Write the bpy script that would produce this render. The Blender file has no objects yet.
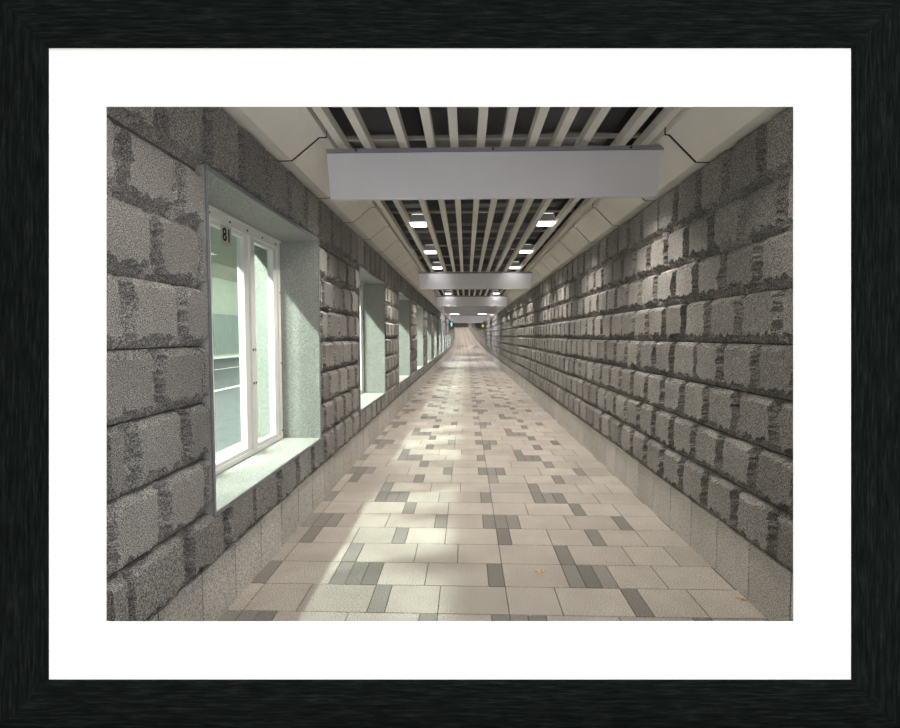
import bpy, math, random
import numpy as np
from mathutils import Matrix, Vector

random.seed(7)
rng = np.random.default_rng(11)
S = bpy.context.scene
COL = S.collection
EYE = 1.6                      # eye height above the paving
FPX = 516.0                    # focal length in pixels of the 900 px wide frame

# ------------------------------------------------------------------ passage layout (metres)
XL, XR = -1.36, 1.675          # faces of the rough stones
XLB, XRB = -1.395, 1.71        # faces of the smooth plinth course
XLW, XRW = -1.414, 1.729        # plane the rough stones stand out from
TOPL, TOPR = 2.89, 2.815        # where the walls meet the ceiling cove
BASE, ROW = 0.345, 0.30        # plinth height and course height
Y_L, Y_R, Y_END = 1.845, 2.0, 118.0
WALL_T = 0.68
SLAT_Z = 3.05
WIN_W, WIN_Z0, WIN_Z1 = 2.08, 0.645, 2.47
WINS = [2.70 + 3.86 * i for i in range(12)]
BAFFLES = [3.95, 11.5, 18.22, 24.4, 34.8, 42.8]


def rise(y):
    return 0.00053 * np.maximum(np.asarray(y, float) - 35.0, 0.0) ** 2


def bend(y):
    return -0.00017 * np.maximum(np.asarray(y, float) - 30.0, 0.0) ** 2


# ------------------------------------------------------------------ materials
def new_mat(name):
    m = bpy.data.materials.new(name)
    m.use_nodes = True
    nt = m.node_tree
    b = nt.nodes['Principled BSDF']
    return m, nt, b


def ramp(nt, stops):
    r = nt.nodes.new('ShaderNodeValToRGB')
    cr = r.color_ramp
    while len(cr.elements) < len(stops):
        cr.elements.new(0.5)
    for e, (p, c) in zip(cr.elements, stops):
        e.position = p
        e.color = (*c, 1)
    return r


def noise(nt, scale, detail=2.0, rough=0.5, vec=None):
    n = nt.nodes.new('ShaderNodeTexNoise')
    n.inputs['Scale'].default_value = scale
    n.inputs['Detail'].default_value = detail
    n.inputs['Roughness'].default_value = rough
    if vec is not None:
        nt.links.new(vec, n.inputs['Vector'])
    return n


def mix(nt, fac, a, b, mode='MIX'):
    n = nt.nodes.new('ShaderNodeMix')
    n.data_type = 'RGBA'
    n.blend_type = mode
    for sock, v in ((n.inputs[0], fac), (n.inputs[6], a), (n.inputs[7], b)):
        if isinstance(v, (int, float)):
            sock.default_value = v
        elif isinstance(v, tuple):
            sock.default_value = (*v, 1)
        else:
            nt.links.new(v, sock)
    return n.outputs[2]


def granite(name, dark, mid, light, scale=170.0, rough=0.85, big=0.25, bump=0.25, dist=0.004, tone=False, lo=0.36, hi=0.64):
    m, nt, b = new_mat(name)
    tc = nt.nodes.new('ShaderNodeTexCoord')
    obj = tc.outputs['Object']
    n1 = noise(nt, scale, 3.0, 0.65, obj)
    r = ramp(nt, [(lo, dark), (0.5, mid), (hi, light)])
    nt.links.new(n1.outputs['Fac'], r.inputs['Fac'])
    n2 = noise(nt, 2.3, 4.0, 0.6, obj)
    r2 = ramp(nt, [(0.3, (1 - big,) * 3), (0.7, (1.0, 1.0, 1.0))])
    nt.links.new(n2.outputs['Fac'], r2.inputs['Fac'])
    c = mix(nt, 1.0, r.outputs['Color'], r2.outputs['Color'], 'MULTIPLY')
    if tone:
        at = nt.nodes.new('ShaderNodeAttribute')
        at.attribute_name = 'tone'
        c = mix(nt, 1.0, c, at.outputs['Color'], 'MULTIPLY')
    nt.links.new(c, b.inputs['Base Color'])
    b.inputs['Roughness'].default_value = rough
    b.inputs['Specular IOR Level'].default_value = 0.25
    bp = nt.nodes.new('ShaderNodeBump')
    bp.inputs['Strength'].default_value = bump
    bp.inputs['Distance'].default_value = dist
    nt.links.new(n1.outputs['Fac'], bp.inputs['Height'])
    nt.links.new(bp.outputs['Normal'], b.inputs['Normal'])
    return m


def plain(name, col, rough=0.6, metal=0.0, spec=0.4, mottle=0.06, scale=6.0):
    m, nt, b = new_mat(name)
    tc = nt.nodes.new('ShaderNodeTexCoord')
    n = noise(nt, scale, 3.0, 0.6, tc.outputs['Object'])
    r = ramp(nt, [(0.3, tuple(c * (1 - mottle) for c in col)), (0.7, tuple(min(1, c * (1 + mottle)) for c in col))])
    nt.links.new(n.outputs['Fac'], r.inputs['Fac'])
    nt.links.new(r.outputs['Color'], b.inputs['Base Color'])
    b.inputs['Roughness'].default_value = rough
    b.inputs['Metallic'].default_value = metal
    b.inputs['Specular IOR Level'].default_value = spec
    return m


def lamp_mat(name, col, strength):
    m, nt, b = new_mat(name)
    b.inputs['Base Color'].default_value = (*col, 1)
    b.inputs['Emission Color'].default_value = (*col, 1)
    b.inputs['Emission Strength'].default_value = strength
    return m


def wood_mat():
    m, nt, b = new_mat('black_wood')
    tc = nt.nodes.new('ShaderNodeTexCoord')
    mp = nt.nodes.new('ShaderNodeMapping')
    mp.inputs['Scale'].default_value = (10, 150, 150)
    nt.links.new(tc.outputs['Object'], mp.inputs['Vector'])
    n = noise(nt, 1.0, 4.0, 0.7, mp.outputs['Vector'])
    r = ramp(nt, [(0.33, (0.0034, 0.0046, 0.0040)), (0.52, (0.0066, 0.0084, 0.0076)), (0.75, (0.0170, 0.0205, 0.0195))])
    nt.links.new(n.outputs['Fac'], r.inputs['Fac'])
    nt.links.new(r.outputs['Color'], b.inputs['Base Color'])
    b.inputs['Roughness'].default_value = 1.45
    b.inputs['Specular IOR Level'].default_value = 0.0
    return m


def glass_mat():
    m, nt, b = new_mat('window_glass')
    nt.nodes.remove(b)
    out = nt.nodes['Material Output']
    tr = nt.nodes.new('ShaderNodeBsdfTransparent')
    tr.inputs['Color'].default_value = (0.955, 0.985, 0.965, 1)
    gl = nt.nodes.new('ShaderNodeBsdfGlossy')
    gl.inputs['Roughness'].default_value = 0.02
    lw = nt.nodes.new('ShaderNodeLayerWeight')
    pw = nt.nodes.new('ShaderNodeMath'); pw.operation = 'POWER'
    nt.links.new(lw.outputs['Facing'], pw.inputs[0]); pw.inputs[1].default_value = 5.0
    fr = nt.nodes.new('ShaderNodeMath'); fr.operation = 'MULTIPLY_ADD'
    nt.links.new(pw.outputs[0], fr.inputs[0])
    fr.inputs[1].default_value = 0.6; fr.inputs[2].default_value = 0.03
    lw.inputs['Blend'].default_value = 0.5
    mx = nt.nodes.new('ShaderNodeMixShader')
    nt.links.new(fr.outputs[0], mx.inputs[0])
    nt.links.new(tr.outputs[0], mx.inputs[1])
    nt.links.new(gl.outputs[0], mx.inputs[2])
    nt.links.new(mx.outputs[0], out.inputs['Surface'])
    return m


M = {
    'rough': granite('rough_granite', (0.040, 0.039, 0.0375), (0.225, 0.217, 0.207), (0.52, 0.505, 0.484), 185.0, 0.9, 0.22, 0.35, 0.003, True),
    'core': plain('mortar_bed', (0.085, 0.08, 0.075), 0.95, 0, 0.1, 0.2, 14.0),
    'sawn': granite('sawn_granite', (0.20, 0.193, 0.18), (0.53, 0.51, 0.475), (0.80, 0.775, 0.735), 135.0, 0.8, 0.18, 0.12, 0.002, True),
    'lining': granite('window_granite', (0.16, 0.167, 0.158), (0.33, 0.34, 0.323), (0.49, 0.50, 0.478), 190.0, 0.7, 0.10, 0.08, 0.002),
    'paver_light': granite('pale_paver', (0.14, 0.127, 0.114), (0.38, 0.35, 0.318), (0.61, 0.57, 0.527), 165.0, 0.85, 0.22, 0.12, 0.002, True),
    'paver_dark': granite('dark_paver', (0.085, 0.08, 0.075), (0.185, 0.175, 0.165), (0.30, 0.285, 0.27), 150.0, 0.85, 0.12, 0.12, 0.002, True),
    'grout': plain('paving_joint', (0.10, 0.088, 0.075), 0.95, 0, 0.1, 0.2, 20),
    'cove': plain('cove_enamel', (0.90, 0.855, 0.79), 0.5, 0, 0.35, 0.04, 3),
    'slat': plain('slat_enamel', (0.94, 0.90, 0.83), 0.45, 0, 0.3, 0.03, 4),
    'baffle': plain('baffle_metal', (0.90, 0.89, 0.95), 0.42, 0, 0.5, 0.03, 2),
    'baffle_rail': plain('baffle_rail_metal', (0.33, 0.32, 0.38), 0.5, 0.2, 0.5, 0.05, 4),
    'plenum': plain('plenum_concrete', (0.36, 0.32, 0.26), 0.9, 0, 0.2, 0.25, 2),
    'joist': plain('joist_steel', (0.26, 0.26, 0.28), 0.7, 0, 0.3, 0.15, 3),
    'carrier': plain('carrier_rail', (0.45, 0.42, 0.38), 0.5, 0, 0.4, 0.05, 4),
    'black': plain('black_rubber', (0.012, 0.012, 0.013), 0.7, 0, 0.3, 0.1, 8),
    'housing': plain('lamp_housing', (0.55, 0.55, 0.55), 0.5, 0, 0.4, 0.03, 5),
    'alu': plain('white_aluminium', (0.90, 0.90, 0.88), 0.4, 0, 0.4, 0.02, 5),
    'trim': plain('slate_grey_edge', (0.17, 0.18, 0.20), 0.6, 0, 0.4, 0.15, 12),
    'plate': plain('grey_plate', (0.55, 0.56, 0.53), 0.5, 0, 0.4, 0.03, 9),
    'screw': plain('dark_screw', (0.05, 0.05, 0.05), 0.4, 0.6, 0.5, 0.05, 9),
    'road': granite('asphalt', (0.065, 0.072, 0.08), (0.10, 0.108, 0.118), (0.135, 0.142, 0.152), 60, 0.8, 0.15, 0.1, 0.003),
    'line': plain('road_paint', (0.85, 0.85, 0.82), 0.6, 0, 0.3, 0.05, 3),
    'road_wall': plain('ribbed_wall_panel', (0.26, 0.30, 0.295), 0.6, 0, 0.3, 0.06, 1),
    'road_upper': plain('pale_wall_panel', (0.42, 0.46, 0.40), 0.6, 0, 0.3, 0.05, 1),
    'road_ceiling': plain('road_ceiling_paint', (0.40,0.39,0.34), 0.7, 0, 0.3, 0.05, 1),
    'leaf': plain('dry_leaf', (0.50, 0.31, 0.17), 0.7, 0, 0.3, 0.75, 70),
    'mat': plain('white_mat_board', (0.90, 0.90, 0.90), 0.95, 0, 0.0, 0.0, 3),
    'wood': wood_mat(),
    'glass': glass_mat(),
    'lamp': lamp_mat('lamp_diffuser', (1.0, 0.97, 0.93), 7.0),
    'uplight': lamp_mat('lamp_top_glow', (1.0, 0.96, 0.92), 2.6),
    'lamp_wide': lamp_mat('wide_lamp_diffuser', (1.0, 0.96, 1.0), 9.0),
    'road_lamp': lamp_mat('road_lamp_diffuser', (0.90, 1.0, 0.92), 14.0),
    'sign_cyan': lamp_mat('cyan_sign_face', (0.15, 0.75, 0.80), 1.0),
    'sign_yellow': lamp_mat('yellow_sign_face', (0.95, 0.72, 0.12), 0.9),
}


# ------------------------------------------------------------------ mesh collecting
class MB:
    """collects faces for ONE mesh"""
    def __init__(self):
        self.v, self.f, self.mi, self.t = [], [], [], []
        self.n = 0

    def add(self, verts, faces, mi=0, tone=1.0):
        verts = np.asarray(verts, float).reshape(-1, 3)
        self.v.append(verts)
        o = self.n
        for k in faces:
            self.f.append([i + o for i in k])
        self.mi += [mi] * len(faces)
        self.t += [tone] * len(verts)
        self.n += len(verts)

    def box(self, x0, x1, y0, y1, z0, z1, mi=0, tone=1.0):
        v = [(x, y, z) for x in (x0, x1) for y in (y0, y1) for z in (z0, z1)]
        f = [(0, 1, 3, 2), (4, 6, 7, 5), (0, 4, 5, 1), (2, 3, 7, 6), (0, 2, 6, 4), (1, 5, 7, 3)]
        self.add(v, f, mi, tone)

    def longbox(self, x0, x1, y0, y1, z0, z1, mi=0, step=4.0):
        """a box along y cut into lengths so that it can follow the bend of the passage"""
        n = max(1, int((y1 - y0) / step))
        ys = np.linspace(y0, y1, n + 1)
        v = [(x, y, z) for y in ys for (x, z) in ((x0, z0), (x1, z0), (x1, z1), (x0, z1))]
        f = [(3, 2, 1, 0), tuple(4 * n + k for k in (0, 1, 2, 3))]
        for i in range(n):
            a = 4 * i
            for k in range(4):
                f.append((a + k, a + (k + 1) % 4, a + 4 + (k + 1) % 4, a + 4 + k))
        self.add(v, f, mi)

    def profile(self, pts, y0, y1, mi=0):
        n = len(pts)
        v = [(x, y, z) for y in (y0, y1) for (x, z) in pts]
        f = [tuple(range(n))[::-1], tuple(range(n, 2 * n))]
        for k in range(n):
            f.append((k, (k + 1) % n, n + (k + 1) % n, n + k))
        self.add(v, f, mi)

    def cyl(self, p, r, h, axis=2, n=10, mi=0):
        p = np.array(p, float)
        v = []
        for s in (0, h):
            for k in range(n):
                a = 2 * math.pi * k / n
                q = [r * math.cos(a), r * math.sin(a)]
                q.insert(axis, s)
                v.append(p + q)
        f = [tuple(range(n))[::-1], tuple(range(n, 2 * n))] + [(k, (k + 1) % n, n + (k + 1) % n, n + k) for k in range(n)]
        self.add(v, f, mi)

    def build(self, name, mats, parent=None, warp=False, tone=False, loc=None, bevel=0.0):
        v = np.concatenate(self.v)
        if warp:
            v = v.copy()
            y = v[:, 1]
            v[:, 2] += rise(y)
            v[:, 0] += bend(y)
        me = bpy.data.meshes.new(name)
        me.from_pydata(v.tolist(), [], self.f)
        if not isinstance(mats, (list, tuple)):
            mats = [mats]
        for m in mats:
            me.materials.append(m)
        me.polygons.foreach_set('material_index', np.array(self.mi, dtype=np.int32))
        if tone:
            a = me.attributes.new('tone', 'FLOAT_COLOR', 'POINT')
            t = np.repeat(np.array(self.t, float)[:, None], 4, 1)
            t[:, 3] = 1
            a.data.foreach_set('color', t.ravel())
        me.validate()
        import bmesh
        bm = bmesh.new()
        bm.from_mesh(me)
        if not tone:
            bmesh.ops.recalc_face_normals(bm, faces=bm.faces)
        bm.to_mesh(me)
        bm.free()
        me.update()
        o = bpy.data.objects.new(name, me)
        COL.objects.link(o)
        if parent is not None:
            o.parent = parent
        if loc is not None:
            o.location = loc
        if bevel:
            b = o.modifiers.new('bevel', 'BEVEL')
            b.width = bevel
            b.segments = 2
            b.limit_method = 'ANGLE'
        return o


def tag(o, label=None, cat=None, group=None, kind=None):
    for k, v in (('label', label), ('category', cat), ('group', group), ('kind', kind)):
        if v:
            o[k] = v
    return o


def empty(name, loc=(0, 0, 0)):
    o = bpy.data.objects.new(name, None)
    o.empty_display_size = 0.1
    COL.objects.link(o)
    o.location = loc
    return o


def copy_tree(o, parent=None):
    c = o.copy()
    COL.objects.link(c)
    if parent is not None:
        c.parent = parent
    for ch in list(o.children):
        copy_tree(ch, c)
    return c


# ------------------------------------------------------------------ rough walls
def jag(n, lo, hi, coarse=5):
    """a jagged width along n samples: broken line plus fine teeth"""
    k = max(3, int(n / 2.4) + 1)
    base = np.interp(np.linspace(0, 1, n), np.linspace(0, 1, k), rng.uniform(0, 1, k))
    return lo + (hi - lo) * np.clip(0.75 * base + 0.25 * rng.uniform(0, 1, n), 0, 1)


def stone(mb, xw, sgn, y0, y1, z0, z1, res, depth):
    """one rock-faced block: flat face standing out, edges broken away below and on the near side"""
    g = 0.003
    y0 += g; y1 -= g; z0 += g; z1 -= g
    L, H = y1 - y0, z1 - z0
    if L < 0.03:
        return
    nx, nz = max(4, int(L / res) + 1), max(4, int(H / res) + 1)
    if res < 0.05:
        s = np.linspace(0, 1, nx); t = np.linspace(0, 1, nz)
        Sg, Tg = np.meshgrid(s, t)
        ds, dt = Sg * L, Tg * H
        wn = jag(nz, 0.050, 0.105)[:, None] if rng.random() < 0.88 else jag(nz, 0.012, 0.03)[:, None]
        wb = jag(nx, 0.020, 0.074)[None, :]
        wf = jag(nz, 0.006, 0.018)[:, None]
        wt = jag(nx, 0.012, 0.045)[None, :]
        wn = np.minimum(wn, L * 0.35)
        h = np.full(Sg.shape, depth) + rng.normal(0, 0.0006, Sg.shape)
        cz, cx = (nz + 1) // 2 + 1, (nx + 1) // 2 + 1
        ck = np.repeat(np.repeat(rng.uniform(-1, 1, (cz, cx)), 2, 0), 2, 1)
        ph = int(rng.integers(0, 2))
        ck = ck[ph:ph + nz, :nx]
        chunk = 0.007 * ck + rng.uniform(-0.004, 0.004, Sg.shape)
        rough_n = 0.002 + 0.30 * depth * (ds / wn) ** 1.5 + chunk * 1.5
        rough_b = 0.002 + 0.35 * depth * (dt / wb) + chunk * 0.7
        rough_t = depth * (0.45 + 0.5 * (H - dt) / wt) + rng.uniform(-0.003, 0.003, Sg.shape)
        rough_f = depth * (0.35 + 0.6 * (L - ds) / wf)
        h = np.where(ds < wn, np.minimum(h, rough_n), h)
        h = np.where(dt < wb, np.minimum(h, rough_b), h)
        h = np.where(H - dt < wt, np.minimum(h, rough_t), h)
        h = np.where(L - ds < wf, np.minimum(h, rough_f), h)
        h = np.clip(h, 0.0, depth + 0.004)
        jit = res * 0.14
        yy = y0 + ds + rng.uniform(-jit, jit, Sg.shape)
        zz = z0 + dt + rng.uniform(-jit, jit, Sg.shape)
        yy = np.clip(yy, y0, y1); zz = np.clip(zz, z0, z1)
        yy[:, 0] = y0; yy[:, -1] = y1; zz[0, :] = z0; zz[-1, :] = z1
        h[0, :] = np.minimum(h[0, :], 0.006)
    else:
        wn, wb = rng.uniform(0.05, 0.09), rng.uniform(0.04, 0.075)
        wn = min(wn, 0.35 * L)
        ys = np.array([0, wn, wn + 0.006, L - 0.008, L]); zs = np.array([0, wb, wb + 0.006, H - 0.012, H])
        ds, dt = np.meshgrid(ys, zs)
        nx, nz = 5, 5
        h = np.full(ds.shape, depth)
        h[:, 0] = 0.0; h[:, 1] = 0.4 * depth; h[:, 4] = 0.4 * depth
        h[0, :] = 0.0; h[1, :] = np.minimum(h[1, :], 0.35 * depth); h[4, :] = np.minimum(h[4, :], 0.5 * depth)
        yy, zz = y0 + ds, z0 + dt
    X = xw - sgn * h
    v = np.stack([X, yy, zz], -1).reshape(-1, 3)
    # rim back to the wall
    idx = np.arange(nx * nz).reshape(nz, nx)
    q = np.stack([idx[:-1, :-1], idx[:-1, 1:], idx[1:, 1:], idx[1:, :-1]], -1).reshape(-1, 4)
    if sgn > 0:
        q = q[:, ::-1]
    rim = np.concatenate([idx[0, :], idx[1:, -1], idx[-1, -2::-1], idx[-2:0:-1, 0]])
    rv = v[rim].copy(); rv[:, 0] = xw + sgn * 0.002
    nb = len(rim); o = nx * nz
    faces = q.tolist()
    for k in range(nb):
        a, b = int(rim[k]), int(rim[(k + 1) % nb])
        c, d = o + (k + 1) % nb, o + k
        faces.append([a, d, c, b] if sgn > 0 else [a, b, c, d])
    mb.add(np.concatenate([v, rv]), faces, 0, float(np.clip(rng.normal(0.98, 0.10), 0.76, 1.24)))


def lod(y):
    return 0.0125 if y < 5.0 else 0.017 if y < 9 else 0.034 if y < 17 else 0.2


def course(mb, xw, sgn, joints, z0, z1, depth):
    for a, b in zip(joints[:-1], joints[1:]):
        stone(mb, xw, sgn, a, b, z0, z1, lod(a), depth)


def lattice(y0, y1, off, pitch):
    k = math.ceil((y0 - off) / pitch)
    out = [y0]
    y = off + k * pitch
    while y < y1 - 0.05:
        if y > y0 + 0.06:
            out.append(y)
        y += pitch
    out.append(y1)
    return out


# left wall --------------------------------------------------------
mb = MB()
xo = XLW - WALL_T + 0.045
gaps = [(w, w + WIN_W) for w in WINS]
ends = [Y_L]
for a, b in gaps:
    ends += [a, b]
ends.append(Y_END)
piers = [(ends[i], ends[i + 1]) for i in range(0, len(ends), 2)]
mb.longbox(xo, XLW, Y_L, Y_END, -0.3, WIN_Z0 - 0.03, 1)
mb.longbox(xo, XLW, Y_L, Y_END, WIN_Z1 + 0.03, 3.9, 1)
for a, b in piers:
    mb.longbox(xo, XLW, a, b, WIN_Z0 - 0.03, WIN_Z1 + 0.03, 1)
for r in range(8):
    z0 = BASE + ROW * r
    z1 = z0 + ROW if r < 7 else TOPL
    even = r % 2 == 0
    if r == 0:
        course(mb, XLW, -1, lattice(Y_L, Y_END, 2.41, 0.41), z0, z1, 0.055)
    elif r == 7:
        course(mb, XLW, -1, lattice(Y_L, Y_END, 2.70, 0.42), z0 + 0.022, z1, 0.055)
    else:
        for i, (a, b) in enumerate(piers):
            near = b if i < len(piers) - 1 else a + 0.29
            course(mb, XLW, -1, lattice(a, b, near - (0.29 if even else 0.485), 0.405), z0, z1, 0.057)
ys = lattice(Y_L, Y_END, 3.02, 0.392)
for a, b in zip(ys[:-1], ys[1:]):
    n = 1 if a < 30 else 1
    mb.box(XLW - 0.02, XLB, a + 0.005, b - 0.005, -0.05, BASE - 0.004, 2, float(np.clip(rng.normal(0.96, 0.05), 0.85, 1.08)))
tag(mb.build('wall_left', [M['rough'], M['core'], M['sawn']], warp=True, tone=True),
    'rough grey granite block wall with a row of deep windows', 'wall', kind='structure')

# right wall -------------------------------------------------------
mb = MB()
mb.longbox(XRW, XRW + 0.5, Y_R, Y_END, -0.3, 3.9, 1)
mb.box(1.46, XRW + 0.5, 1.95, Y_R, -0.3, 3.9, 1)  # unseen return, added to block front light beside the frame
for r in range(8):
    z0 = BASE + 0.01 + ROW * r
    z1 = z0 + ROW if r < 7 else TOPR
    off = 3.0 if r % 2 else 2.80
    course(mb, XRW, 1, lattice(Y_R, Y_END, off + rng.uniform(-0.02, 0.02), 0.40), z0, z1, 0.057)
ys = lattice(Y_R, Y_END, 2.70, 0.40)
for a, b in zip(ys[:-1], ys[1:]):
    mb.box(XRB, XRW + 0.02, a + 0.005, b - 0.005, -0.05, BASE + 0.006, 2, float(np.clip(rng.normal(0.96, 0.05), 0.85, 1.08)))
tag(mb.build('wall_right', [M['rough'], M['core'], M['sawn']], warp=True, tone=True),
    'long unbroken rough grey granite block wall', 'wall', kind='structure')

# ------------------------------------------------------------------ paving
PU, PY, PX0, PY0 = 0.1035, 0.3325, -0.575, 2.893
ROWS = [
    ([0, 1, 4, 8, 11], {0}),
    ([0, 3, 7, 8, 12, 13, 14], {7, 12, 13, 14}),
    ([2, 5, 8, 12, 13], {12}),
    ([0, 1, 4, 8, 9, 12], {0, 8}),
    ([3, 4, 7, 8, 9, 10, 14], {3, 7, 8, 9}),
]
mb = MB()
mb.longbox(XLW - 0.02, XRW + 0.02, 1.2, Y_END, -0.3, -0.004, 1)
nrow = int((Y_END - PY0) / PY)
x_lo, x_hi = XLB - 0.01, XRB + 0.01
for k in range(-5, nrow):
    jo, dk = ROWS[k % 5]
    y0, y1 = PY0 + k * PY, PY0 + (k + 1) * PY
    xs = [(j + 15 * p, (j in dk)) for p in (-1, 0, 1) for j in jo]
    xs.sort()
    g = 0.0022
    for (u0, d), (u1, _) in zip(xs[:-1], xs[1:]):
        a, b = max(PX0 + u0 * PU, x_lo), min(PX0 + u1 * PU, x_hi)
        if b - a < 0.012:
            continue
        t = float(np.clip(rng.normal(0.97, 0.055), 0.84, 1.1)) if not d else float(np.clip(rng.normal(1.0, 0.11), 0.8, 1.3))
        a += g; b -= g
        if k < 40:
            c = 0.0018
            v = [(a, y0 + g, -0.006), (b, y0 + g, -0.006), (b, y1 - g, -0.006), (a, y1 - g, -0.006),
                 (a + c, y0 + g + c, 0), (b - c, y0 + g + c, 0), (b - c, y1 - g - c, 0), (a + c, y1 - g - c, 0)]
            f = [(4, 5, 6, 7), (0, 1, 5, 4), (1, 2, 6, 5), (2, 3, 7, 6), (3, 0, 4, 7)]
        else:
            v = [(a, y0 + g, 0), (b, y0 + g, 0), (b, y1 - g, 0), (a, y1 - g, 0)]
            f = [(0, 1, 2, 3)]
        mb.add(v, f, 2 if d else 0, t)
tag(mb.build('floor', [M['paver_light'], M['grout'], M['paver_dark']], warp=True, tone=True),
    'pale stone paving with dark accent pavers running down the passage', 'floor', kind='structure')

# ------------------------------------------------------------------ ceiling void
mb = MB()
mb.longbox(XLW - WALL_T, XRW + 0.5, 1.9, Y_END, 3.9, 4.1, 0)
mb.box(XLW - WALL_T, XRW + 0.5, 1.9, 2.0, 2.75, 3.9, 0)  # unseen front cap, added to stop light entering over the frame
mb.box(XLW - 6, XRW + 4, Y_END, Y_END + 0.2, -2, 6, 0)
ceil = tag(mb.build('ceiling', M['plenum'], warp=True), 'dark ceiling void above the slats', 'ceiling', kind='structure')
y = 2.4
mats_j = []
while y < 46:
    b = MB()
    b.box(XLW, XRW, y, y + 0.11, 3.42, 3.66)
    b.box(XLW, XRW, y - 0.05, y + 0.16, 3.40, 3.42)
    b.build('joist', M['joist'], ceil, warp=True)
    y += 1.2
for x, w, z0, z1 in ((-0.42, 0.13, 3.22, 3.36), (-0.10, 0.045, 3.26, 3.31), (1.28, 0.08, 3.25, 3.33)):
    b = MB()
    b.longbox(x - w / 2, x + w / 2, 2.1, 60, z0, z1)
    b.build('duct', M['black'], ceil, warp=True)
y = 2.9
while y < 44:
    for x in (-0.74, 0.60):
        b = MB()
        b.box(x, x + 0.5, y, y + 0.5, 3.70, 3.88)
        b.build('plenum_box', M['joist'], ceil, warp=True)
    y += 2.26

# cove panels -------------------------------------------------------
def cove(name, pts, off, label):
    root = empty(name)
    tag(root, label, 'ceiling trim', kind='structure')
    n = 0
    y = off - 1.04 * 2
    rest = MB()
    while y < Y_END - 1:
        y0, y1 = max(y + 0.016, 2.0), y + 1.04 - 0.016
        if y1 > y0 + 0.1:
            b = rest if n >= 60 else MB()
            b.profile(pts, y0, y1)
            if b is not rest:
                b.build('cove_panel', M['cove'], root, warp=True)
            n += 1
        y += 1.04
    r = rest.build('cove_panel', M['cove'], root, warp=True)
    sg = 1 if pts[0][0] < 0 else -1
    k = MB()
    ys = np.linspace(2.0, Y_END, 40)
    q = [(x - sg * 0.007, z + 0.006) if 0 < i < 9 else (x, z + 0.006) for i, (x, z) in enumerate(pts)]
    for a, c in zip(ys[:-1], ys[1:]):
        k.profile(q, a, c)
    k.build('backing', M['black'], root, warp=True)
    r['kind'] = 'stuff'
    return root


T = 0.003
cl = [(XLW + 0.005, 2.895), (-1.292, 2.898), (-1.085, 3.062), (-1.03, 3.066), (-1.03, 3.16),
      (-1.03 - T, 3.16), (-1.03 - T, 3.066 + T), (-1.089, 3.062 + T), (-1.296, 2.898 + T), (XLW + 0.005, 2.895 + T)]
cr = [(XRW - 0.005, 2.822), (1.622, 2.826), (1.432, 3.016), (1.402, 3.020), (1.402, 3.12),
      (1.402 + T, 3.12), (1.402 + T, 3.020 + T), (1.436, 3.016 + T), (1.626, 2.826 + T), (XRW - 0.005, 2.822 + T)]
cove('trim_1', cl, 3.87, 'beige enamel cove of folded panels above the windowed wall')
cove('trim_2', cr, 3.775, 'beige enamel cove of folded panels above the unbroken wall')

# slatted ceiling bays ----------------------------------------------
SLX = [-0.954, -0.760, -0.481, -0.272, -0.092, 0.111, 0.303, 0.500, 0.690, 0.890, 1.180, 1.352]
ORD = ['nearest', 'second', 'third', 'fourth', 'fifth', 'sixth']
bay_edges = [2.02] + BAFFLES
bay_labels = ['slatted ceiling section in front of the nearest hanging baffle',
              'slatted ceiling section between the nearest and second hanging baffles',
              'slatted ceiling section between the second and third hanging baffles',
              'slatted ceiling section between the third and fourth hanging baffles',
              'slatted ceiling section between the fourth and fifth hanging baffles',
              'slatted ceiling section between the fifth and sixth hanging baffles']
for i in range(4):
    y0, y1 = bay_edges[i] + (0.0 if i > 1 else 0.16 if i else 0.0), bay_edges[i + 1] + (0.0 if i else 0.14)
    root = empty('slat_grille', (0, y0, SLAT_Z))
    tag(root, bay_labels[i], 'ceiling slats', 'slatted ceiling sections')
    for x in SLX:
        b = MB()
        w = 0.030
        b.box(x - w, x + w, 0, y1 - y0, 0.0, 0.075)
        b.build('slat', M['slat'], root)
    ys = 6.48 - 1.2 * 3
    while ys < y1:
        if ys > y0 + 0.1:
            b = MB()
            b.box(-1.02, 1.395, ys - y0, ys - y0 + 0.035, 0.076, 0.100)
            b.build('carrier_rail', M['carrier'], root)
        ys += 1.2

# hanging baffles -----------------------------------------------------
def baffle(y, label):
    root = empty('ceiling_baffle', (float(bend(y)), y, 2.637 + float(rise(y))))
    tag(root, label, 'baffle', 'grey baffles hanging across the ceiling')
    b = MB()
    hz = 0.342
    v = [(-1.030, 0, 0), (1.417, 0, 0.004), (1.463, 0, hz), (-1.056, 0, hz)]
    v += [(x, 0.05, z) for x, _, z in v]
    b.add(v, [(0, 1, 2, 3), (7, 6, 5, 4), (0, 4, 5, 1), (1, 5, 6, 2), (2, 6, 7, 3), (3, 7, 4, 0)])
    b.build('board', M['baffle'], root, bevel=0.003)
    b = MB()
    b.box(-1.056, 1.463, -0.006, 0.056, hz + 0.002, hz + 0.03)
    rl = b.build('top_rail', M['baffle_rail'], root)
    for x in (-0.83, 0.20, 1.22):
        b = MB()
        b.cyl((x, -0.016, hz + 0.016), 0.009, 0.012, axis=1, n=8)
        b.build('bolt', M['screw'], rl)
    return root


for i, y in enumerate(BAFFLES):
    lab = ['nearest and largest grey baffle hanging across the ceiling',
           'second grey baffle down the passage, a lamp shining just above each end',
           'third grey baffle down the passage', 'fourth grey baffle down the passage',
           'fifth grey baffle, between the two pairs of wide white lamps',
           'sixth and farthest grey baffle at the end of the passage'][i]
    baffle(y, lab)

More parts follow.
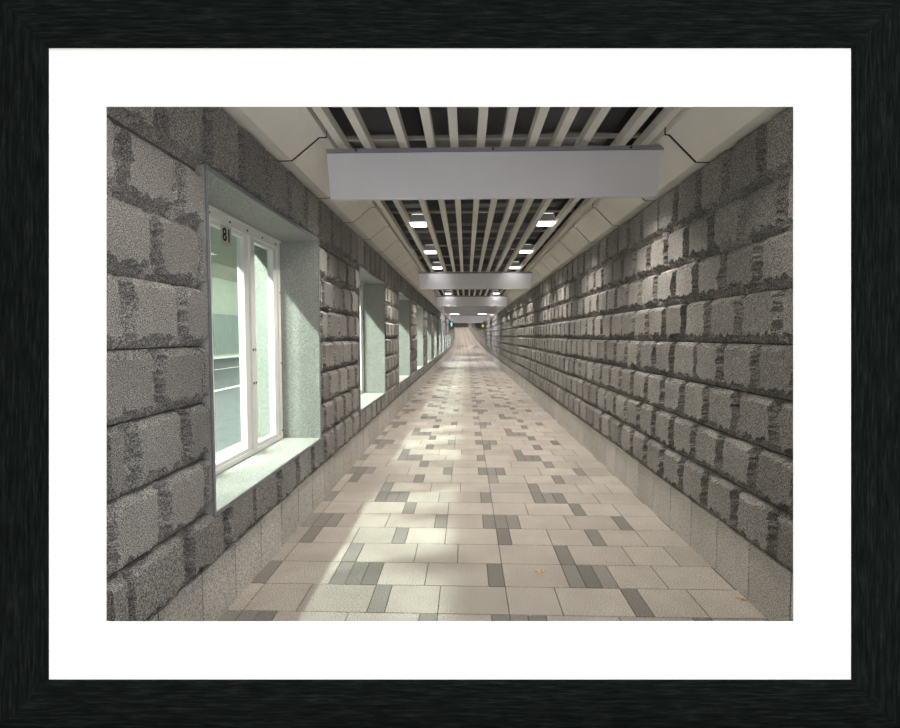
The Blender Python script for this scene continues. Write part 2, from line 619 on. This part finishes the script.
# ceiling lamps --------------------------------------------------------
def square_lamp():
    root = empty('ceiling_lamp')
    b = MB()
    b.box(-0.105, 0.105, -0.125, 0.125, 0.012, 0.11)
    b.build('housing', M['housing'], root, bevel=0.004)
    b = MB()
    b.box(-0.092, 0.092, -0.112, 0.112, -0.004, 0.013)
    b.build('diffuser', M['lamp'], root)
    b = MB()
    b.box(-0.085, 0.085, -0.105, 0.105, 0.11, 0.118)
    b.build('top_diffuser', M['uplight'], root)
    return root


def spot(x, y, z, power, size=2.15):
    l = bpy.data.lights.new('ceiling_spot', 'SPOT')
    l.energy = power
    l.color = (1.0, 0.92, 0.82)
    l.spot_size = size
    l.spot_blend = 0.75
    l.shadow_soft_size = 0.09
    o = bpy.data.objects.new('ceiling_spot', l)
    COL.objects.link(o)
    o.location = (x, y, z)


NUM = ['first', 'second', 'third', 'fourth', 'fifth', 'sixth', 'seventh', 'eighth', 'ninth', 'tenth', 'eleventh', 'twelfth']
proto = square_lamp()
first = True
LAMP_P = 222.0
for side, x in (('windowed', -0.62), ('unbroken', 1.035)):
    for k in range(10):
        y = 2.36 + 2.26 * k
        close = any(0 < q - y < 0.7 for q in BAFFLES)
        y -= 0.17 if close else 0
        if y > 23.5:
            continue
        if k >= 2:                                   # earlier ones lie out of sight; only their light shows
            o = proto if first else copy_tree(proto)
            first = False
            o.location = (x, y, SLAT_Z + 0.012)
            tag(o, f'{NUM[k - 2]} visible square white lamp in the ceiling row nearer the {side} wall', 'lamp', 'square lamps between the ceiling slats')
        else:
            o = copy_tree(proto) if not first else proto
            first = False
            o.location = (x, y, SLAT_Z + 0.012)
            tag(o, f'square white lamp overhead in the row nearer the {side} wall, ' + ('in the first bay' if k == 0 else 'just behind the nearest baffle'), 'lamp', 'square lamps between the ceiling slats')
        spot(x, y - (0.40 if close else 0), SLAT_Z - 0.005, LAMP_P * (0.55 if close else 0.36 if k == 0 else 1))

# wide lamps at the far end ----------------------------------------------
for j, (y0, y1, w) in enumerate(((28.0, 33.0, 'in front of'), (36.6, 41.2, 'behind'))):
    for s, x in (('windowed', -0.72), ('unbroken', 1.02)):
        root = empty('wide_lamp', (x + float(bend(y0)), y0, 2.97 + float(rise(y0))))
        tag(root, f'wide white ceiling lamp {w} the fifth baffle on the {s} wall side', 'lamp', 'wide lamps at the far end')
        b = MB(); b.box(-0.28, 0.28, 0, y1 - y0, 0.02, 0.12); b.build('housing', M['housing'], root)
        b = MB(); b.box(-0.26, 0.26, 0.02, y1 - y0 - 0.02, 0.0, 0.02); b.build('diffuser', M['lamp_wide'], root)
mb = MB()
mb.longbox(-1.03, 1.44, 25.0, Y_END, 3.10, 3.14)
tag(mb.build('ceiling', M['baffle_rail'], warp=True), 'flat grey ceiling at the far end', 'ceiling', kind='structure')
for y in (26.6, 29.6, 32.0, 37.5, 40.0):
    for x in (-0.62, 1.0):
        spot(x + float(bend(y)), y, 2.94 + float(rise(y)), 105)
for y in range(46, 118, 4):  # added lights without fittings, brightening the dark far stretch
    spot(float(bend(y)) + 0.15, y, 2.95 + float(rise(y)), 480, 2.5)

# ------------------------------------------------------------------ windows
def window(idx):
    root = empty('window_%d' % idx)
    t = 0.024
    x0, x1 = -2.045, XL - 0.006
    d = WIN_W
    def part(name, boxes, mat, parent=None, bevel=0.0):
        b = MB()
        for q in boxes:
            b.box(*q)
        return b.build(name, mat, parent or root, bevel=bevel)
    part('sill', [(x0, x1, 0, d, WIN_Z0 - t, WIN_Z0)], M['lining'], bevel=0.003)
    part('head_lining', [(x0, x1, 0, d, WIN_Z1, WIN_Z1 + t)], M['lining'], bevel=0.003)
    part('jamb', [(x0, x1, 0.0, t, WIN_Z0, WIN_Z1)], M['lining'], bevel=0.003)
    part('jamb', [(x0, x1, d - t, d, WIN_Z0, WIN_Z1)], M['lining'], bevel=0.003)
    e0, e1 = x1, x1 + 0.009
    part('edge_trim', [(e0, e1, 0, d, WIN_Z0 - t, WIN_Z0 - 0.002), (e0, e1, 0, d, WIN_Z1 + 0.002, WIN_Z1 + t),
                       (e0, e1, 0, t - 0.002, WIN_Z0, WIN_Z1), (e0, e1, d - t + 0.002, d, WIN_Z0, WIN_Z1)], M['trim'])
    gx = -1.735
    fw, dp = 0.055, 0.075
    a, c = t, d - t
    za, zb = WIN_Z0, WIN_Z1
    fr = part('frame', [(gx - dp, gx + 0.018, a, a + fw, za, zb), (gx - dp, gx + 0.018, c - fw, c, za, zb),
                        (gx - dp, gx + 0.018, a + fw, c - fw, za, za + 0.035), (gx - dp, gx + 0.018, a + fw, c - fw, zb - 0.075, zb)], M['alu'], bevel=0.003)
    part('head_bead', [(gx + 0.018, gx + 0.03, a, c, zb - 0.016, zb)], M['alu'], fr)
    muls = []
    for ym in (0.70, 1.425):
        muls.append((ym - 0.035, ym + 0.04))
        part('mullion', [(gx - dp, gx + 0.022, ym - 0.035, ym + 0.04, za + 0.035, zb - 0.075)], M['alu'], fr, 0.003)
    lims = [(a + fw, muls[0][0]), (muls[0][1], muls[1][0]), (muls[1][1], c - fw)]
    for (p, q) in lims:
        s = 0.048
        z0, z1 = za + 0.035, zb - 0.075
        sh = part('sash', [(gx - 0.05, gx + 0.004, p, p + s, z0, z1), (gx - 0.05, gx + 0.004, q - s * 1.7, q, z0, z1),
                           (gx - 0.05, gx + 0.004, p + s, q - s * 1.7, z0, z0 + 0.03), (gx - 0.05, gx + 0.004, p + s, q - s * 1.7, z1 - 0.03, z1)], M['alu'], bevel=0.004)
        part('pane', [(gx - 0.028, gx - 0.022, p + s, q - s * 1.7, z0 + 0.03, z1 - 0.03)], M['glass'], sh)
    if idx <= 2:
        b = MB()
        for k in range(7):
            b.cyl((gx + 0.018, a + 0.12 + k * 0.30, zb - 0.045), 0.008, 0.006, axis=0, n=8)
        for yy in (1.405, 1.45):
            for z in (1.10, 1.37):
                b.cyl((gx + 0.021, yy, z + 0.12), 0.010, 0.006, axis=0, n=8)
        for z in (0.72, 1.35, 2.0):
            b.cyl((gx + 0.018, c - 0.02, z), 0.007, 0.006, axis=0, n=8)
        b.build('screw', M['screw'], fr)
    return root


wlab = ['deep window nearest the camera, showing the road and a numbered pane', 'second deep window from the camera']
for i, y in enumerate(WINS):
    if i < 2:
        w = window(i + 1)
        base = w
    else:
        w = copy_tree(base)
        w.name = 'window_%d' % (i + 1)
    w.location = (float(bend(y + 1)), y, float(rise(y + 1)))
    tag(w, wlab[i] if i < 2 else f'deep window, {NUM[i]} along the wall from the camera', 'window', 'deep windows along the wall', 'structure')

# number plate on the pane
root = empty('number_sign', (-1.722, 3.702, 2.318))
tag(root, 'small grey plate with black number 81 on the nearest window', 'sign')
b = MB(); b.box(-0.005, 0.0, -0.078, 0.078, -0.070, 0.070); b.build('plate', M['plate'], root)
fc = bpy.data.curves.new('digits', 'FONT')
fc.body = '81'
fc.size = 0.13
fc.align_x = 'CENTER'; fc.align_y = 'CENTER'
fc.offset = 0.002
fc.extrude = 0.001
tmp = bpy.data.objects.new('digits_outline', fc)
COL.objects.link(tmp)
fm = bpy.data.meshes.new_from_object(tmp)
bpy.data.objects.remove(tmp)
fm.name = 'digits'
fm.materials.clear()
fm.materials.append(M['black'])
fo = bpy.data.objects.new('digits', fm)
COL.objects.link(fo)
fo.parent = root
fo.matrix_local = Matrix(((0, 0, 1, 0.002), (1, 0, 0, 0.0), (0, 1, 0, 0.0), (0, 0, 0, 1)))

# ------------------------------------------------------------------ the road beyond the windows
XO = XLW - WALL_T + 0.04
XF = -18.0
mb = MB(); mb.box(XF, XO, -8, 75, -0.2, 0.0)
road = tag(mb.build('road', M['road']), 'grey asphalt road seen through the nearest window', 'road', kind='structure')
for x, w in ((-7.3, 0.16), (-11.86, 0.14), (-17.3, 0.14)):
    b = MB(); b.box(x - w / 2, x + w / 2, -8, 75, 0.0, 0.006); b.build('lane_line', M['line'], road)
mb = MB()
for k in range(190):
    y = -8 + k * 0.44
    mb.box(XF - 0.2, XF, y + 0.02, y + 0.42, 0.25, 3.2, 0)
mb.box(XF - 0.3, XF - 0.02, -8, 75, 0.0, 3.2, 1)
mb.box(XF - 0.3, XF + 0.02, -8, 75, 3.2, 5.8, 1)
mb.box(XF, XF + 0.5, -8, 75, 0, 0.12, 2)
mb.box(XF - 0.3, XO, -8.2, -8, 0, 6.6, 1)  # unseen end walls, here and next, added to shut out world light
mb.box(XF - 0.3, XO, 75, 75.2, 0, 6.6, 1)
tag(mb.build('wall_far', [M['road_wall'], M['road_upper'], M['line']]), 'pale green ribbed wall on the far side of the road', 'wall', kind='structure')
mb = MB()
mb.box(XF - 0.3, XO + 0.1, -8.2, 75.2, 6.5, 6.7, 0)
mb.add([(XF, -8, 5.8), (XF, 75, 5.8), (XF + 1.2, 75, 6.5), (XF + 1.2, -8, 6.5)], [(0, 1, 2, 3)], 0)
mb.box(XO - 0.02, XO + 0.1, -8.2, 75.2, 3.6, 6.6, 0)
mb.box(XO - 0.02, XO + 0.1, -8.2, Y_L, -0.2, 6.6, 0)
tag(mb.build('ceiling', M['road_ceiling']), 'pale ceiling over the road', 'ceiling', kind='structure')
ROAD_P = 740.0


def road_light(x, y, z, power, aim, size):
    l = bpy.data.lights.new('road_light', 'AREA')
    l.shape = 'RECTANGLE'
    l.size = l.size_y = size
    l.energy = power
    l.color = (0.89, 1.0, 0.88)
    o = bpy.data.objects.new('road_light', l)
    COL.objects.link(o)
    o.location = (x, y, z)
    o.rotation_euler = Vector(aim).to_track_quat('-Z', 'Y').to_euler()


# fittings that beam along the traffic, over the lane next to the windows, and added lights without fittings that brighten the far lanes and wall
lamp0 = None
for k in range(25):
    y = -2.65 + 1.93 * k
    if lamp0 is None:
        lamp0 = empty('road_lamp')
        b = MB(); b.box(-0.16, 0.16, -0.16, 0.16, 0.02, 0.12); b.build('housing', M['housing'], lamp0)
        b = MB(); b.box(-0.14, 0.14, -0.14, 0.14, 0.0, 0.02); b.build('diffuser', M['road_lamp'], lamp0)
        o = lamp0
    else:
        o = copy_tree(lamp0)
    o.location = (-4.75, y, 5.98)
    tag(o, 'square white lamp over the road beyond the windows', 'lamp', 'lamps over the road')
    road_light(-4.75, y, 5.95, ROAD_P, (0.40, 0.62, -0.66), 0.22)
for k in range(7):
    road_light(-12.5, 2.0 + 9.0 * k, 5.9, 420.0, (-0.35, 0.0, -1.0), 0.6)

# ------------------------------------------------------------------ small things
def leaf(loc, rz, label, s=1.0):
    b = MB()
    n = 11
    ring = []
    for k in range(n * 2):
        a = math.pi * k / n
        r = (0.030 if k % 2 == 0 else 0.015) * (1.15 if abs(math.cos(a)) > 0.6 else 0.9)
        ring.append((r * math.cos(a) * 1.2, r * math.sin(a), 0.006 + 0.010 * abs(math.sin(a * 1.5))))
    top = [(0, 0, 0.009)] + ring
    bot = [(x, y, z - 0.0015) for x, y, z in top]
    m = len(top)
    f = [(0, 1 + k, 1 + (k + 1) % (m - 1)) for k in range(m - 1)] + [(m, m + 1 + (k + 1) % (m - 1), m + 1 + k) for k in range(m - 1)]
    f += [(1 + k, m + 1 + k, m + 1 + (k + 1) % (m - 1), 1 + (k + 1) % (m - 1)) for k in range(m - 1)]
    b.add([(x * s, y * s, z * s) for x, y, z in top + bot], f)
    b.add([(0.03 * s, 0.002, 0.004), (0.06 * s, 0.006, 0.002), (0.06 * s, 0.003, 0.002), (0.03 * s, -0.002, 0.004)], [(0, 1, 2, 3)])
    o = b.build('fallen_leaf', M['leaf'], loc=loc)
    o.rotation_euler = (0, 0, rz)
    tag(o, label, 'leaf', 'dry leaves on the paving')


leaf((0.505, 3.425, 0.0), 0.6, 'dry orange leaf lying in the middle of a pale paver')
leaf((1.668, 3.10, 0.0), 2.1, 'dry orange leaf lying at the foot of the unbroken wall', 0.8)

for nm, x, y, z, w, h, m, lab in (('exit_sign', -1.15, 41.0, 2.50, 0.12, 0.30, 'sign_cyan', 'small lit cyan sign hanging far down by the windowed wall'),
                                  ('warning_sign', 1.42, 44.0, 2.42, 0.17, 0.20, 'sign_yellow', 'small lit yellow sign hanging far down by the unbroken wall')):
    root = empty(nm, (x, y, z + float(rise(y))))
    tag(root, lab, 'sign')
    b = MB(); b.box(-w / 2, w / 2, 0.004, 0.06, -h / 2, h / 2); b.build('case', M['housing'], root)
    b = MB(); b.box(-w / 2 + 0.01, w / 2 - 0.01, 0, 0.005, -h / 2 + 0.01, h / 2 - 0.01); b.build('face', M[m], root)
    b = MB(); b.box(-0.01, 0.01, 0.02, 0.04, h / 2, 3.12 - z); b.build('hanger', M['joist'], root)

# ------------------------------------------------------------------ camera
d = np.array([16 / FPX, 28 / FPX, 1.0])
Yc = d / np.linalg.norm(d)
Zc = np.array([0, Yc[2], -Yc[1]]); Zc /= np.linalg.norm(Zc)
Xc = -np.cross(Yc, Zc)
R = np.stack([Xc, Yc, Zc])
right, up, fwd = (Vector(R[:, k]) for k in range(3))
rot = Matrix((right, up, -fwd)).transposed()
cam = bpy.data.cameras.new('camera')
cam.sensor_width = 36.0
cam.sensor_fit = 'HORIZONTAL'
cam.lens = FPX / 900.0 * 36.0
cam.clip_start = 0.05
cam.clip_end = 300
co = bpy.data.objects.new('camera', cam)
COL.objects.link(co)
co.matrix_world = Matrix.Translation((0, 0, EYE)) @ rot.to_4x4()
S.camera = co

# ------------------------------------------------------------------ the framed opening at the mouth of the passage
D = 1.775
K = D / FPX
fr = empty('picture_frame')
tag(fr, 'large black wooden picture frame with a wide white mat around the passage view', 'picture frame')
fr.matrix_world = Matrix.Translation(Vector((0, 0, EYE)) + fwd * D) @ rot.to_4x4()


def px(u, v):
    return ((u - 450) * K, (364 - v) * K)


OX, OY = px(-1.5, -1.5)
ox, oy = -OX, OY                                   # outer half sizes
ix0, iy1 = px(49, 48.3)
ix1, iy0 = px(851, 679.5)
mx0, my1 = px(106, 106.5)
mx1, my0 = px(793.6, 621.7)
# mat board: one piece with a window cut in it
b = MB()
o4 = [(ix0 - 0.02, iy0 - 0.02), (ix1 + 0.02, iy0 - 0.02), (ix1 + 0.02, iy1 + 0.02), (ix0 - 0.02, iy1 + 0.02)]
i4 = [(mx0, my0), (mx1, my0), (mx1, my1), (mx0, my1)]
v = [(x, y, z) for z in (0.0, -0.003) for q in (o4, i4) for (x, y) in q]
f = []
for k in range(4):
    n = (k + 1) % 4
    f += [(k, n, 4 + n, 4 + k), (8 + k, 12 + k, 12 + n, 8 + n), (4 + k, 4 + n, 12 + n, 12 + k), (k, 8 + k, 8 + n, n)]
b.add(v, f)
tag(b.build('mat_board', M['mat'], fr), 'white mat board')
# four mitred rails; each is built along its own x so the grain follows it
def rail(length_out, length_in, width, loc, ang):
    prof = [(0.0, 0.004), (width * 0.06, 0.009), (width * 0.5, 0.010), (width - 0.012, 0.007), (width - 0.003, 0.004), (width, 0.002)]
    vs, fs = [], []
    for s in (-1, 1):
        for (t, z) in prof + [(width, -0.006), (0.0, -0.006)]:
            half = length_out / 2 + (length_in - length_out) / 2 * (t / width)
            vs.append((s * half, t, z))
    n = len(prof) + 2
    fs = [tuple(range(n)), tuple(range(2 * n - 1, n - 1, -1))]
    for k in range(n):
        fs.append((k, n + k, n + (k + 1) % n, (k + 1) % n))
    b = MB(); b.add(vs, fs)
    o = b.build('rail', M['wood'], fr)
    o.matrix_local = Matrix.Translation(loc) @ Matrix.Rotation(ang, 4, 'Z')
    return o


rail(2 * ox, ix1 - ix0, oy + iy0, (0, -oy, 0), 0)
rail(2 * ox, ix1 - ix0, oy - iy1, (0, oy, 0), math.pi)
rail(2 * oy, iy1 - iy0, ox + ix0, (-ox, 0, 0), -math.pi / 2)
rail(2 * oy, iy1 - iy0, ox - ix1, (ox, 0, 0), math.pi / 2)
# low block the leaning frame stands on
bl = fr.matrix_world @ Vector((0, -oy, 0))
b = MB()
b.box(-1.72, 1.62, bl.y - 0.10, bl.y + 0.14, 0.0, bl.z - 0.003)
st = b.build('stand', M['black'], fr, bevel=0.004)
st.matrix_parent_inverse = fr.matrix_world.inverted()

# added sun lamp that whitens the mat board, raking down the frame's face
l = bpy.data.lights.new('mat_fill_sun', 'SUN')
l.energy = 2.0
l.angle = math.radians(1.5)
o = bpy.data.objects.new('mat_fill_sun', l)
COL.objects.link(o)
o.location = (0, 0.6, 5)
o.rotation_euler = (math.radians(16), 0, 0)

# ------------------------------------------------------------------ world, view
w = bpy.data.worlds.new('world')
S.world = w
w.use_nodes = True
bg = w.node_tree.nodes['Background']
bg.inputs['Color'].default_value = (1.0, 1.0, 1.0, 1)
bg.inputs['Strength'].default_value = 1.45
S.view_settings.view_transform = 'Standard'
S.view_settings.look = 'None'
S.view_settings.exposure = 0.0
S.view_settings.gamma = 1.0
S.view_settings.use_curve_mapping = False
S.cycles.use_denoising = True
S.cycles.max_bounces = 10
S.cycles.diffuse_bounces = 5
S.cycles.transparent_max_bounces = 12
S.cycles.sample_clamp_indirect = 6.0
